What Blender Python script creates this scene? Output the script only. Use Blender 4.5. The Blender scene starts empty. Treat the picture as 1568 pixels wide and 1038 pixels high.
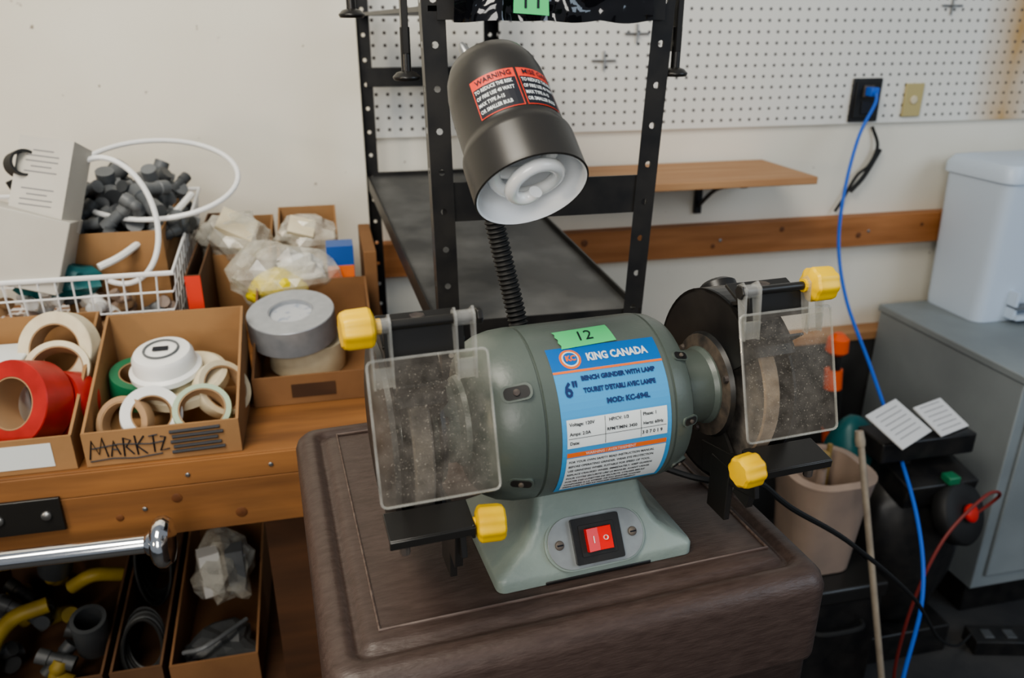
import bpy, bmesh, math, random
from mathutils import Vector, Matrix, noise
V = Vector
random.seed(7)
SC = bpy.context.scene
COL = bpy.context.collection
rad = math.radians

# ------------------------------------------------------------------ materials
def mat(name, col, rough=.5, metal=0., col2=None, scale=15., lo=.35, hi=.7, bump=0., bscale=None,
        stretch=None, coat=0., trans=0., spec=.5, detail=6., alpha=1.):
    m = bpy.data.materials.new(name); m.use_nodes = True
    nt = m.node_tree; b = nt.nodes["Principled BSDF"]
    b.inputs["Base Color"].default_value = (*col, 1)
    b.inputs["Roughness"].default_value = rough
    b.inputs["Metallic"].default_value = metal
    b.inputs["Coat Weight"].default_value = coat
    b.inputs["Transmission Weight"].default_value = trans
    b.inputs["Specular IOR Level"].default_value = spec
    b.inputs["Alpha"].default_value = alpha
    tc = nt.nodes.new("ShaderNodeTexCoord"); mp = nt.nodes.new("ShaderNodeMapping")
    nt.links.new(tc.outputs["Object"], mp.inputs[0])
    if stretch: mp.inputs["Scale"].default_value = stretch
    if col2:
        n = nt.nodes.new("ShaderNodeTexNoise"); n.inputs["Scale"].default_value = scale; n.inputs["Detail"].default_value = detail
        r = nt.nodes.new("ShaderNodeValToRGB")
        r.color_ramp.elements[0].position = lo; r.color_ramp.elements[1].position = hi
        r.color_ramp.elements[0].color = (*col, 1); r.color_ramp.elements[1].color = (*col2, 1)
        nt.links.new(mp.outputs[0], n.inputs["Vector"]); nt.links.new(n.outputs[0], r.inputs[0])
        nt.links.new(r.outputs[0], b.inputs["Base Color"])
    if bump:
        n2 = nt.nodes.new("ShaderNodeTexNoise"); n2.inputs["Scale"].default_value = bscale or scale; n2.inputs["Detail"].default_value = 4
        bp = nt.nodes.new("ShaderNodeBump"); bp.inputs["Strength"].default_value = bump; bp.inputs["Distance"].default_value = .004
        nt.links.new(mp.outputs[0], n2.inputs["Vector"]); nt.links.new(n2.outputs[0], bp.inputs["Height"])
        nt.links.new(bp.outputs[0], b.inputs["Normal"])
    return m

M = {}
M['body'] = mat('green_gray_paint', (.092,.113,.101), .36, 0, (.125,.147,.133), 9, bump=.05, bscale=300)
M['base'] = mat('pale_green_casting', (.205,.252,.230), .42, 0, (.265,.315,.29), 12, bump=.25, bscale=90)
M['black'] = mat('black_paint', (.012,.012,.013), .36, 0, (.028,.026,.024), 25)
M['blackm'] = mat('black_satin_metal', (.020,.019,.018), .30, 0, spec=.6)
M['shade'] = mat('lamp_shade_black', (.026,.024,.022), .34, 0, (.032,.030,.027), 10, spec=.6)
M['rubber'] = mat('black_rubber', (.014,.014,.014), .6)
M['gray'] = mat('gray_stone_wheel', (.05,.045,.042), .95, 0, (.16,.14,.12), 60, bump=.4)
M['tan'] = mat('dusty_wheel_rim', (.34,.26,.19), .95, 0, (.18,.135,.10), 60, bump=.4)
M['grayrim'] = mat('gray_wheel_rim', (.07,.062,.055), .95, 0, (.15,.13,.11), 50, bump=.4)
M['dust'] = mat('dusty_steel', (.2,.17,.14), .6, .4, (.06,.05,.05), 40)
M['dustring'] = mat('dust_on_guard', (.13,.10,.075), .8, 0, (.03,.027,.025), 60)
M['yellow'] = mat('yellow_plastic', (.85,.56,.02), .4, 0, (.68,.40,.02), 25)
M['yelold'] = mat('old_yellow_plastic', (.36,.26,.03), .5, 0, (.22,.16,.03), 18)
M['chrome'] = mat('chrome', (.75,.76,.78), .12, 1)
M['steel'] = mat('brushed_steel', (.45,.46,.46), .35, .9, (.3,.3,.3), 60)
M['rodm'] = mat('rod_painted_sheen', (.42,.36,.28), .35, .25, (.30,.25,.2), 30)  # pale colour painted in for the reflections a chrome rod would show
M['plate'] = mat('switch_plate_aluminium', (.34,.36,.36), .4, .5, (.25,.26,.26), 40)
M['red'] = mat('red_rocker', (.75,.015,.01), .3)
M['white'] = mat('white_plastic', (.80,.80,.78), .4)
M['shadein'] = mat('lamp_inner_white', (.88,.90,.92), .45)
M['whitegloss'] = mat('white_glass', (.95,.95,.93), .15, coat=.5)
M['lblue'] = mat('label_light_blue', (.07,.32,.62), .45)
M['dblue'] = mat('label_blue', (.012,.14,.45), .45)
M['lwhite'] = mat('label_white', (.72,.76,.76), .45)
M['lred'] = mat('label_red', (.75,.07,.04), .45)
M['lorange'] = mat('label_orange', (.8,.18,.04), .45)
M['ink'] = mat('ink_black', (.01,.012,.02), .6)
M['inkb'] = mat('ink_dark_blue', (.01,.03,.12), .6)
M['textgray'] = mat('print_gray', (.22,.22,.23), .6)
M['green'] = mat('green_masking_tape', (.10,.62,.22), .6)
M['card'] = mat('cardboard', (.36,.205,.095), .85, 0, (.28,.155,.07), 6, bump=.1, bscale=80)
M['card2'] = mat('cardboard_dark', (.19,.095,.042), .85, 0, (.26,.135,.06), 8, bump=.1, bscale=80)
M['cardsh'] = mat('cardboard_dark_shaded', (.10,.05,.024), .85, 0, (.15,.08,.04), 8, bump=.1, bscale=80)  # dark brown, with the shade under the bench put into the colour
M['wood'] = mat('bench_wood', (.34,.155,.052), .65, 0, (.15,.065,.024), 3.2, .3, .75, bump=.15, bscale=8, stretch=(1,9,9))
M['woodd'] = mat('shaded_bench_wood', (.10,.045,.02), .75, 0, (.05,.024,.012), 3.2, .3, .75, stretch=(1,9,9))  # bench wood copy, darkened to carry the shade below the bench top
M['rail'] = mat('pine_rail', (.48,.21,.08), .55, 0, (.28,.105,.03), 3, .3, .75, stretch=(1.2,8,12))
M['knot'] = mat('wood_knot', (.13,.05,.02), .6, 0, (.22,.085,.03), 60)
M['shelfw'] = mat('shelf_pine', (.40,.20,.09), .55, 0, (.52,.31,.16), 3, .3, .75, stretch=(1.2,12,12))
M['cab'] = mat('brown_woodgrain_laminate', (.048,.031,.026), .42, 0, (.082,.057,.049), 45, .3, .8, bump=.16, bscale=110, stretch=(1.0,4.5,4.5))
M['cabe'] = mat('worn_brown_edge', (.09,.062,.052), .5, 0, (.19,.15,.13), 30, .45, .8, bump=.3, stretch=(1,6,6))
M['wire'] = mat('white_wire', (.85,.86,.86), .3)
M['cream'] = mat('masking_tape_cream', (.70,.63,.46), .6, 0, (.62,.54,.38), 40)
M['redtape'] = mat('red_tape', (.46,.035,.028), .4, 0, (.34,.025,.02), 30)
M['greentape'] = mat('dark_green_tape', (.02,.17,.08), .4)
M['palegreen'] = mat('pale_green_tape', (.36,.46,.33), .5)
M['silver'] = mat('duct_tape_silver', (.42,.44,.47), .35, .35, (.36,.38,.41), 60)
M['silverl'] = mat('tape_label', (.50,.52,.55), .4, 0, (.22,.27,.38), 60, .55, .7)
M['kraft'] = mat('paper_core', (.40,.26,.15), .9)
M['bluebox'] = mat('blue_carton', (.02,.10,.38), .4)
M['teal'] = mat('teal_plastic', (.01,.12,.13), .4)
M['pvc'] = mat('gray_pvc', (.11,.12,.13), .45, 0, (.19,.20,.21), 10)
M['pvcd'] = mat('dark_gray_pvc', (.05,.055,.06), .45, 0, (.09,.095,.10), 10)
M['orange'] = mat('orange_plastic', (.85,.13,.03), .4)
M['redk'] = mat('red_plastic', (.55,.03,.02), .4)
M['blue'] = mat('blue_cord', (.03,.14,.62), .4)
M['redc'] = mat('red_cord', (.20,.03,.025), .5)
M['beige'] = mat('beige_plastic', (.36,.27,.215), .45, 0, (.27,.21,.175), 10)
M['binw'] = mat('white_bin_plastic', (.60,.69,.80), .4)
M['cabg'] = mat('gray_metal_cabinet', (.28,.31,.32), .5, 0, (.22,.245,.255), 5)
M['paper'] = mat('printed_paper', (.66,.66,.66), .6)
M['oldpaper'] = mat('white_card', (.50,.475,.42), .65, 0, (.58,.56,.51), 5)
M['yelbag'] = mat('yellow_bag', (.85,.70,.02), .3)
M['tray'] = mat('worn_black_shelf', (.045,.046,.046), .36, 0, (.17,.17,.165), 10, .4, .85)
M['gloss'] = mat('black_plastic_wrap', (.006,.006,.008), .1, coat=.6)
M['rust'] = mat('rusty_brass', (.35,.25,.10), .5, .5)
M['outlet2'] = mat('yellowed_outlet', (.50,.42,.20), .5)

def dusty_clear(name, haze, tint=(1,1,1), dust=(.5,.47,.44), scale=70, lo=.3, hi=.75, rough=.22, mn=.6, mxv=1.7):
    m = bpy.data.materials.new(name); m.use_nodes = True
    nt = m.node_tree; nt.nodes.clear()
    o = nt.nodes.new("ShaderNodeOutputMaterial"); mx = nt.nodes.new("ShaderNodeMixShader")
    t = nt.nodes.new("ShaderNodeBsdfTransparent"); t.inputs[0].default_value = (*tint, 1)
    b = nt.nodes.new("ShaderNodeBsdfPrincipled"); b.inputs["Base Color"].default_value = (*dust, 1); b.inputs["Roughness"].default_value = rough
    b.inputs["Coat Weight"].default_value = .5; b.inputs["Specular IOR Level"].default_value = .9
    n = nt.nodes.new("ShaderNodeTexNoise"); n.inputs["Scale"].default_value = scale; n.inputs["Detail"].default_value = 10
    tc = nt.nodes.new("ShaderNodeTexCoord"); nt.links.new(tc.outputs["Object"], n.inputs["Vector"])
    mr = nt.nodes.new("ShaderNodeMapRange"); mr.inputs[1].default_value = lo; mr.inputs[2].default_value = hi
    mr.inputs[3].default_value = haze*mn; mr.inputs[4].default_value = min(1, haze*mxv)
    nt.links.new(n.outputs[0], mr.inputs[0]); nt.links.new(mr.outputs[0], mx.inputs[0])
    nt.links.new(t.outputs[0], mx.inputs[1]); nt.links.new(b.outputs[0], mx.inputs[2]); nt.links.new(mx.outputs[0], o.inputs[0])
    return m
M['shield'] = dusty_clear('dusty_clear_shield', .060, (.94,.94,.92), (.58,.52,.46), 110)
M['specks'] = dusty_clear('grinding_dust_specks', .5, (1,1,1), (.62,.56,.50), 900, .61, .69, .8, 0., 1.)
M['shieldedge'] = dusty_clear('clear_plastic_edge', .20, (.93,.93,.91), (.66,.66,.64), 40)
M['bag'] = dusty_clear('clear_bag', .36, (.97,.97,.95), (.78,.76,.68), 30, rough=.15)

def wall_mat():
    m = mat('white_painted_wall', (.74,.70,.60), .6, 0, (.82,.79,.70), 2.2, .3, .7, bump=.15, bscale=8)
    nt = m.node_tree; b = nt.nodes["Principled BSDF"]
    old = b.inputs["Base Color"].links[0].from_socket
    n = nt.nodes.new("ShaderNodeTexNoise"); n.inputs["Scale"].default_value = 42; n.inputs["Detail"].default_value = 2
    r = nt.nodes.new("ShaderNodeValToRGB"); r.color_ramp.elements[0].position = .22; r.color_ramp.elements[1].position = .27
    r.color_ramp.elements[0].color = (.25,.2,.16,1); r.color_ramp.elements[1].color = (1,1,1,1)
    mx = nt.nodes.new("ShaderNodeMixRGB"); mx.blend_type = 'MULTIPLY'; mx.inputs[0].default_value = .8
    tc = [x for x in nt.nodes if x.type == 'TEX_COORD'][0]
    nt.links.new(tc.outputs["Object"], n.inputs["Vector"]); nt.links.new(n.outputs[0], r.inputs[0])
    nt.links.new(old, mx.inputs[1]); nt.links.new(r.outputs[0], mx.inputs[2]); nt.links.new(mx.outputs[0], b.inputs["Base Color"])
    return m
M['wall'] = wall_mat()

def peg_mat():
    m = bpy.data.materials.new('pegboard'); m.use_nodes = True
    nt = m.node_tree; b = nt.nodes["Principled BSDF"]; b.inputs["Roughness"].default_value = .45
    N = nt.nodes.new; L = nt.links.new
    tc = N("ShaderNodeTexCoord"); sp = N("ShaderNodeSeparateXYZ"); L(tc.outputs["Object"], sp.inputs[0])
    def mth(op, a, bb=None):
        n = N("ShaderNodeMath"); n.operation = op
        for i, q in enumerate((a, bb)):
            if q is None: continue
            if isinstance(q, (int, float)): n.inputs[i].default_value = q
            else: L(q, n.inputs[i])
        return n.outputs[0]
    def cell(s):
        k = mth('SUBTRACT', mth('FRACT', mth('ADD', mth('DIVIDE', s, .0262), 100.)), .5)
        return mth('MULTIPLY', k, k)
    d = mth('ADD', cell(sp.outputs[0]), cell(sp.outputs[2]))
    hole = mth('LESS_THAN', d, .022)
    n = N("ShaderNodeTexNoise"); n.inputs["Scale"].default_value = 4; n.inputs["Detail"].default_value = 6; L(tc.outputs["Object"], n.inputs["Vector"])
    dx = mth('SUBTRACT', sp.outputs[0], 1.83)
    g = mth('MULTIPLY', mth('SUBTRACT', 1.0, mth('MULTIPLY', mth('ABSOLUTE', dx), 8.0)), n.outputs[0])
    g = mth('MAXIMUM', mth('MULTIPLY', g, 1.6), 0.0)
    r = N("ShaderNodeMixRGB"); r.inputs[1].default_value = (.78,.77,.72,1); r.inputs[2].default_value = (.50,.30,.10,1); L(g, r.inputs[0])
    h = N("ShaderNodeMixRGB"); h.inputs[2].default_value = (.08,.07,.065,1); L(hole, h.inputs[0]); L(r.outputs[0], h.inputs[1])
    L(h.outputs[0], b.inputs["Base Color"])
    return m
M['peg'] = peg_mat()
M['floor'] = mat('dark_concrete', (.032,.033,.036), .7, 0, (.066,.064,.062), 5, bump=.3, bscale=40)
M['conc'] = mat('foundation_concrete', (.06,.06,.06), .85, 0, (.03,.03,.03), 6, bump=.3)

# ------------------------------------------------------------------ builder
def smooth_path(pts, n=8, closed=False):
    pts = [V(p) for p in pts]
    if closed: P = [pts[-1]] + pts + [pts[0], pts[1]]
    else: P = [pts[0]*2-pts[1]] + pts + [pts[-1]*2-pts[-2]]
    out = []
    for i in range(1, len(P)-2):
        a, b, c, d = P[i-1:i+3]
        for k in range(n):
            t = k/n
            out.append(.5*((2*b)+(c-a)*t+(2*a-5*b+4*c-d)*t*t+(3*b-a-3*c+d)*t**3))
    if not closed: out.append(pts[-1])
    return out

def rrect(hx, hy, r, n=4):
    o = []
    for cx, cy, a0 in ((hx-r,hy-r,0),(-hx+r,hy-r,90),(-hx+r,-hy+r,180),(hx-r,-hy+r,270)):
        for i in range(n+1):
            a = rad(a0+90*i/n); o.append((cx+r*math.cos(a), cy+r*math.sin(a)))
    return o

def frame(o, z, up=V((0,0,1))):
    z = V(z).normalized(); up = V(up)
    x = up.cross(z)
    if x.length < 1e-4: x = V((1,0,0)).cross(z)
    if x.length < 1e-4: x = V((0,1,0)).cross(z)
    x.normalize(); y = z.cross(x)
    m = Matrix((x, y, z)).transposed().to_4x4(); m.translation = V(o); return m

class B:
    def __init__(s): s.bm = bmesh.new(); s.m = []; s.X = Matrix.Identity(4)
    def mi(s, k):
        if k not in s.m: s.m.append(k)
        return s.m.index(k)
    def v(s, p): return s.bm.verts.new(s.X @ V(p))
    def face(s, vs, k):
        try:
            f = s.bm.faces.new(vs); f.material_index = s.mi(k); return f
        except ValueError: return None
    def poly(s, pts, k): return s.face([s.v(p) for p in pts], k)
    def loft(s, rings, k, cap0=True, cap1=True, closed=False, kk=None):
        R = [[s.v(p) for p in r] for r in rings]; n = len(R[0]); L = len(R)
        for i in range(L if closed else L-1):
            a, b = R[i], R[(i+1) % L]; kx = kk[i] if kk else k
            for j in range(n): s.face([a[j], a[(j+1)%n], b[(j+1)%n], b[j]], kx)
        if not closed:
            if cap0: s.face(R[0][::-1], k)
            if cap1: s.face(R[-1], k)
    def box(s, c, d, k, rot=None):
        m = Matrix.Translation(V(c)) @ (rot.to_4x4() if rot else Matrix.Identity(4))
        h = [x/2 for x in d]
        q = [(-1,-1),(1,-1),(1,1),(-1,1)]
        s.loft([[m @ V((a*h[0], b*h[1], z*h[2])) for a, b in q] for z in (-1, 1)], k)
    def b2(s, x0, x1, y0, y1, z0, z1, k): s.box(((x0+x1)/2,(y0+y1)/2,(z0+z1)/2), (x1-x0,y1-y0,z1-z0), k)
    def lathe(s, prof, o, ax, k, seg=40, kk=None, cap0=True, cap1=True, closed=False):
        m = frame(o, ax)
        s.loft([[m @ V((max(r,1e-5)*math.cos(2*math.pi*j/seg), max(r,1e-5)*math.sin(2*math.pi*j/seg), h)) for j in range(seg)] for r, h in prof], k, cap0, cap1, closed, kk)
    def cyl(s, a, b, r, k, seg=20, r2=None):
        a = V(a); b = V(b); s.lathe([(r,0),(r if r2 is None else r2,(b-a).length)], a, b-a, k, seg)
    def ring(s, o, ax, ro, ri, h, k, ki=None, seg=40):
        ki = ki or k
        s.lathe([(ri,-h/2),(ro*.985,-h/2),(ro,-h/2+.0015),(ro,h/2-.0015),(ro*.985,h/2),(ri,h/2)], o, ax, k, seg, kk=[k,k,k,k,k,ki], closed=True)
    def tube(s, pts, r, k, seg=8, closed=False, rf=None, cap=True):
        pts = [V(p) for p in pts]; n = len(pts); rings = []
        up = None
        for i, p in enumerate(pts):
            if closed: t = pts[(i+1)%n]-pts[i-1]
            else: t = pts[min(i+1,n-1)]-pts[max(i-1,0)]
            if t.length < 1e-9: t = V((0,0,1))
            t.normalize()
            if up is None:
                up = V((0,0,1)) if abs(t.z) < .9 else V((1,0,0))
            up = (up-t*up.dot(t))
            if up.length < 1e-5: up = t.orthogonal()
            up.normalize(); sd = t.cross(up)
            rr = rf(i/(max(n-1,1))) if rf else r
            rings.append([p+up*rr*math.cos(2*math.pi*j/seg)+sd*rr*math.sin(2*math.pi*j/seg) for j in range(seg)])
        s.loft(rings, k, cap, cap, closed)
    def prism(s, pts, m, h, k):
        s.loft([[m @ V((x,y,0)) for x, y in pts], [m @ V((x,y,h)) for x, y in pts]], k)
    def text(s, body, size, fn, k, align='LEFT', sx=1., bold=0.):
        c = bpy.data.curves.new('t', 'FONT'); c.body = body; c.size = size; c.align_x = align; c.align_y = 'CENTER'; c.resolution_u = 2; c.offset = bold
        ob = bpy.data.objects.new('t', c); COL.objects.link(ob)
        dg = bpy.context.evaluated_depsgraph_get(); me = bpy.data.meshes.new_from_object(ob.evaluated_get(dg))
        vs = [s.v(fn(v.co.x*sx, v.co.y)) for v in me.vertices]
        for p in me.polygons: s.face([vs[i] for i in p.vertices], k)
        bpy.data.objects.remove(ob); bpy.data.curves.remove(c); bpy.data.meshes.remove(me)
    def blob(s, c, d, k, seed=0, amp=.35, fr=3., sub=3, rot=None):
        t = bmesh.new(); bmesh.ops.create_icosphere(t, subdivisions=sub, radius=1); t.verts.index_update()
        mp = {}
        for v in t.verts:
            p = v.co.normalized(); q = noise.noise(p*fr+V((seed*3.1,seed,0)))*amp + abs(noise.noise(p*fr*2.7+V((seed,7,0))))*amp*.6
            p = p*(1+q); p = V((p.x*d[0], p.y*d[1], p.z*d[2]))
            if rot: p = rot @ p
            mp[v.index] = s.v(p+V(c))
        for f in t.faces: s.face([mp[v.index] for v in f.verts], k)
        t.free()
    def carton(s, x0, x1, y0, y1, z0, hf, hb, k, t=.004, ki=None):
        ki = ki or k
        s.b2(x0,x1,y0,y1,z0,z0+t,k)
        s.b2(x0,x1,y0,y0+t,z0+t,z0+hf,k); s.b2(x0,x1,y1-t,y1,z0+t,z0+hb,ki)
        for xa in (x0, x1-t):
            a = [(y0+t,z0+t),(y1-t,z0+t),(y1-t,z0+hb),(y0+t,z0+hf)]
            s.loft([[V((xa,y,z)) for y,z in a],[V((xa+t,y,z)) for y,z in a]], k)
    def fin(s, name, parent=None, loc=None, rotz=0, bevel=0, angle=38, seg=2):
        bmesh.ops.recalc_face_normals(s.bm, faces=s.bm.faces[:])
        me = bpy.data.meshes.new(name); s.bm.to_mesh(me); s.bm.free()
        for k in s.m: me.materials.append(M[k])
        for p in me.polygons: p.use_smooth = angle > 0
        if angle > 0: me.set_sharp_from_angle(angle=rad(angle))
        ob = bpy.data.objects.new(name, me); COL.objects.link(ob)
        if loc: ob.location = loc
        ob.rotation_euler = (0,0,rotz)
        if bevel:
            m = ob.modifiers.new('b','BEVEL'); m.width = bevel; m.segments = seg; m.limit_method = 'ANGLE'; m.angle_limit = rad(50); m.harden_normals = False
        if parent: ob.parent = parent
        return ob
def empty(name, loc=(0,0,0), rz=0):
    e = bpy.data.objects.new(name, None); COL.objects.link(e); e.location = loc; e.rotation_euler = (0,0,rz); e.empty_display_size = .05
    return e

# ------------------------------------------------------------------ room
b = B(); b.b2(-3,4,1.9,2.0,0,3,'wall'); b.fin('wall_back')
b = B(); b.b2(-3,4,-2,2.0,-.05,0,'floor'); b.fin('floor')
b = B(); b.b2(.10,2.9,1.888,1.8995,1.20,2.6,'peg'); pg = b.fin('pegboard')
b = B()
for x, z in ((.74,1.425),(.66,1.365),(1.6,1.49)):
    b.cyl((x-.03,1.884,z),(x+.03,1.884,z),.0025,'steel',8); b.cyl((x,1.884,z-.022),(x,1.884,z+.022),.0025,'steel',8)
    b.cyl((x,1.889,z),(x,1.872,z),.0025,'steel',8)
b.fin('pegboard_hooks', parent=pg)
b = B(); b.b2(.08,1.80,1.862,1.899,.868,.952,'rail')
for x, z, s_ in ((.62,.925,.010),(.98,.895,.007),(1.18,.93,.008),(1.42,.90,.009),(1.62,.92,.006)): b.lathe([(s_,0),(s_*.8,.0006)],(x,1.8617,z),(0,-1,0),'knot',14)
for x in (.55,1.0,1.45): b.lathe([(.005,0),(.004,.002)],(x,1.862,.91),(0,-1,0),'steel',12)
b.fin('trim_1', bevel=.003)
b = B(); b.b2(-3,4,1.84,1.899,0,.59,'conc'); b.b2(.2,4,1.835,1.899,.592,.615,'shelfw'); b.fin('baseboard_back')
b = B(); b.b2(.36,1.11,1.63,1.886,1.098,1.116,'shelfw')
for x in (.94,.50):
    b.b2(x-.01,x+.01,1.66,1.886,1.090,1.0975,'black'); b.b2(x-.01,x+.01,1.886,1.8985,.98,1.0975,'black')
    b.tube(smooth_path([(x,1.70,1.09),(x,1.80,1.06),(x,1.888,1.0)],5),.005,'black')
b.fin('wall_shelf', bevel=.002)

# ------------------------------------------------------------------ cabinet
b = B()
W, D, HT = .444, .42, 1.0
def rr(ins, z, r=.02): return [V((W/2+x, D/2+y, z)) for x, y in rrect(W/2-ins, D/2-ins, max(r,.004), 5)]
rings = [rr(.006,0,.016), rr(.006,.90,.016), rr(.001,.906,.02), rr(0,.91,.022), rr(0,.982,.022), rr(.003,.991,.021), rr(.009,.9975,.018), rr(.018,1.0,.014),
         rr(.024,.9985,.012), rr(.027,.994,.01), rr(.031,.994,.01), rr(.035,.9985,.01), rr(.041,1.0,.008)]
b.loft(rings[:4], 'cab', True, False)
b.loft(rings[3:], 'cab', False, True)
cab = b.fin('wooden_cabinet', loc=(-.036,.45,0), rotz=rad(4.4), angle=60)
b = B()
def rl(x0,x1,y0,y1,z,k,w=.0022):
    b.tube([(x0,y0,z),(x1,y0,z),(x1,y1,z),(x0,y1,z)], w, k, 6, closed=True)
rl(.048,.405,.050,.385,1.0003,'cabe',.0017)
b.fin('panel_trim', parent=cab)

# ------------------------------------------------------------------ bench grinder (local frame: x along shaft, y back, z up)
G = empty('bench_grinder', (.182,.595,1.0), rad(5))
AZ, RB = .136, .0745
BX = .0135
b = B()
prof = [(.018,-.0925),(.042,-.0915),(.056,-.088),(.065,-.081),(.0705,-.071),(.0735,-.059),(.0745,-.046),(.0745,-.0415),(.0728,-.0410),(.0728,-.0395),(.0745,-.039),
        (.0745,.072),(.0728,.0725),(.0728,.074),(.0742,.0745),(.0725,.084),(.068,.092),(.060,.097),(.045,.0995),(.020,.100)]
b.lathe([(r,x+.0925) for r,x in prof],(-.0925,0,AZ),(1,0,0),'body',64)
b.lathe([(.042,0),(.040,.006),(.035,.010),(.034,.038),(.0365,.042),(.0365,.050)],(.096,0,AZ),(1,0,0),'body',32)
b.lathe([(.040,0),(.038,.006),(.034,.010),(.034,.024),(.0365,.026),(.0365,.032)],(-.090,0,AZ),(-1,0,0),'body',32)
b.fin('motor_housing', parent=G, angle=25)
def cylpt(x, el, off=0.):
    a = rad(el); return V((x, -(RB+off)*math.cos(a), AZ+(RB+off)*math.sin(a)))
b = B()
for x, el, sz in ((-.060,40,.011),(-.060,-22,.009),(.087,50,.007),(.087,5,.007),(.087,-35,.007)):
    rr_ = {-.060:.0728,.087:.071}[x]
    a = rad(el); n = V((-.3 if x<0 else .35,-math.cos(a),math.sin(a))).normalized()
    o = V((x,-rr_*math.cos(a),AZ+rr_*math.sin(a)))
    m = frame(o-n*.004, n, V((1,0,0)))
    b.prism(rrect(sz*.62,sz*1.15,sz*.5,5), m, .0052, 'body')
    m2 = frame(o+n*.0013, n, V((1,0,0)))
    b.prism(rrect(sz*.46,sz*.95,sz*.38,5), m2, .0004, 'black')
    b.lathe([(sz*.25,0),(sz*.25,.0018),(sz*.15,.0022)], o+n*.0014, n, 'dust', 12)
b.fin('housing_screws', parent=G)
b = B()
secs = [(0,.093,.066),(.010,.093,.066),(.013,.0915,.0645),(.020,.079,.058),(.030,.065,.052),(.042,.057,.0465),(.056,.052,.041),(.072,.049,.037),(.090,.047,.036)]
b.loft([[V((x+BX,y,z)) for x,y in rrect(hx,hy,.008,4)] for z,hx,hy in secs], 'base')
b.b2(BX-.050,BX+.050,-.0668,-.060,.0002,.0035,'black')
for x in (-.076,.076):
    for y in (-.046,.046):
        b.lathe([(.011,0),(.011,.006),(.0085,.008)],(x+BX,y,.008),(0,0,1),'base',20)
        b.lathe([(.005,0),(.0045,.0025)],(x+BX,y,.0162),(0,0,1),'dust',6)
n = V((0,-.83,.555)).normalized(); o = V((BX,-.0525,.0285))
def stad(hx, hy, n_=10): return rrect(hx, hy, hy-.0005, n_)
b.prism(stad(.0475,.0245), frame(o-n*.022, n), .0255, 'base')
b.fin('base', parent=G, bevel=.0008)
b = B()
b.prism(stad(.0450,.0225), frame(o+n*.0036, n), .0012, 'plate')
o = o-n*.001
b.prism(rrect(.0225,.0195,.002), frame(o+n*.0050, n), .0048, 'black')
b.prism(rrect(.0165,.0135,.001), frame(o+n*.0098, n), .0006, 'rubber')
X_ = V((1,0,0)); Y_ = V((0,n.z,-n.y)).normalized()
def pl(x,y,h): return o+n*(.0100+h)+X_*x+Y_*y
for (xa,xb,ha,hb) in ((-.0118,0,.0062,.0028),(0,.0118,.0028,.0042)):
    b.loft([[pl(xa,-.0098,0),pl(xa,.0098,0),pl(xa,.0098,ha),pl(xa,-.0098,ha)],[pl(xb,-.0098,0),pl(xb,.0098,0),pl(xb,.0098,hb),pl(xb,-.0098,hb)]],'red')
b.box(pl(-.0055,0,.0050),(.001,.006,.0004),'white',Matrix.Rotation(rad(56),3,'X'))
b.ring(pl(.006,0,.0040), n, .0022, .0015, .0006, 'white', seg=16)
for x in (-.0345,.0345):
    b.lathe([(.0042,0),(.0040,.0015),(.002,.0026)], o+n*.0056+X_*x, n, 'dust', 14)
    b.box(o+n*.0080+X_*x,(.0055,.0012,.0012),'ink')
b.fin('power_switch', parent=G, bevel=.0004)

# label
b = B()
def patch(x0,x1,e0,e1,off,k,n=14):
    for i in range(n):
        a = e0+(e1-e0)*i/n; c = e0+(e1-e0)*(i+1)/n
        b.poly([cylpt(x0,a,off),cylpt(x1,a,off),cylpt(x1,c,off),cylpt(x0,c,off)],k)
LX0, LX1, E0, E1 = -.028, .068, 66, -42
def el(s): return E0-s*(E0-E1)
patch(LX0,LX1,E0,E1,.0003,'lblue',26)
patch(LX0,LX1,el(0),el(.155),.0005,'dblue')
patch(LX0,LX1,el(.158),el(.172),.0006,'lorange')
patch(LX0+.004,LX1-.004,el(.435),el(.605),.0006,'lwhite')
patch(LX0+.004,LX1-.004,el(.635),el(.665),.0006,'lorange')
patch(LX0+.004,LX1-.004,el(.672),el(.965),.0006,'lwhite')
def T(body, x, s, size, k, align='LEFT', sx=1., bold=0.):
    e = el(s)
    b.text(body, size, lambda X, Y: cylpt(x+X, e+math.degrees(Y/RB), .0009), k, align, sx, bold)
T('KING CANADA', .004, .088, .0098, 'lwhite', sx=.79, bold=.0004)
def disc(x,s,r,k,off):
    e=el(s); b.poly([cylpt(x+r*math.cos(t*math.pi/12), e+math.degrees(r*math.sin(t*math.pi/12)/RB), off) for t in range(24)],k)
disc(-.010,.085,.0092,'lorange',.0007); disc(-.010,.085,.0072,'lwhite',.0009); disc(-.010,.085,.0060,'dblue',.0011)
b.text('KC', .0068, lambda X, Y: cylpt(-.0142+X, el(.085)+math.degrees(Y/RB), .0014), 'lorange', 'LEFT', .95, .0003)
T('6"', LX0+.006, .275, .0165, 'inkb', sx=.85, bold=.0005)
T('BENCH GRINDER WITH LAMP', -.006, .215, .0052, 'inkb', sx=.93, bold=.0003)
T("TOURET D'ETABLI AVEC LAMPE", -.006, .285, .0052, 'inkb', sx=.86, bold=.0003)
T('MOD: KC-694L', .012, .36, .0058, 'inkb', bold=.0003)
T('Voltage: 120V', LX0+.006, .465, .0038, 'ink', bold=.0001); T('Amps: 2.0A', LX0+.006, .52, .0038, 'ink', bold=.0001); T('Date:', LX0+.006, .575, .0038, 'ink', bold=.0001)
T('HP/CV: 1/3', .012, .465, .0038, 'ink', bold=.0001); T('RPM/T/MIN: 3450', .010, .52, .0036, 'ink', bold=.0001)
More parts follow.
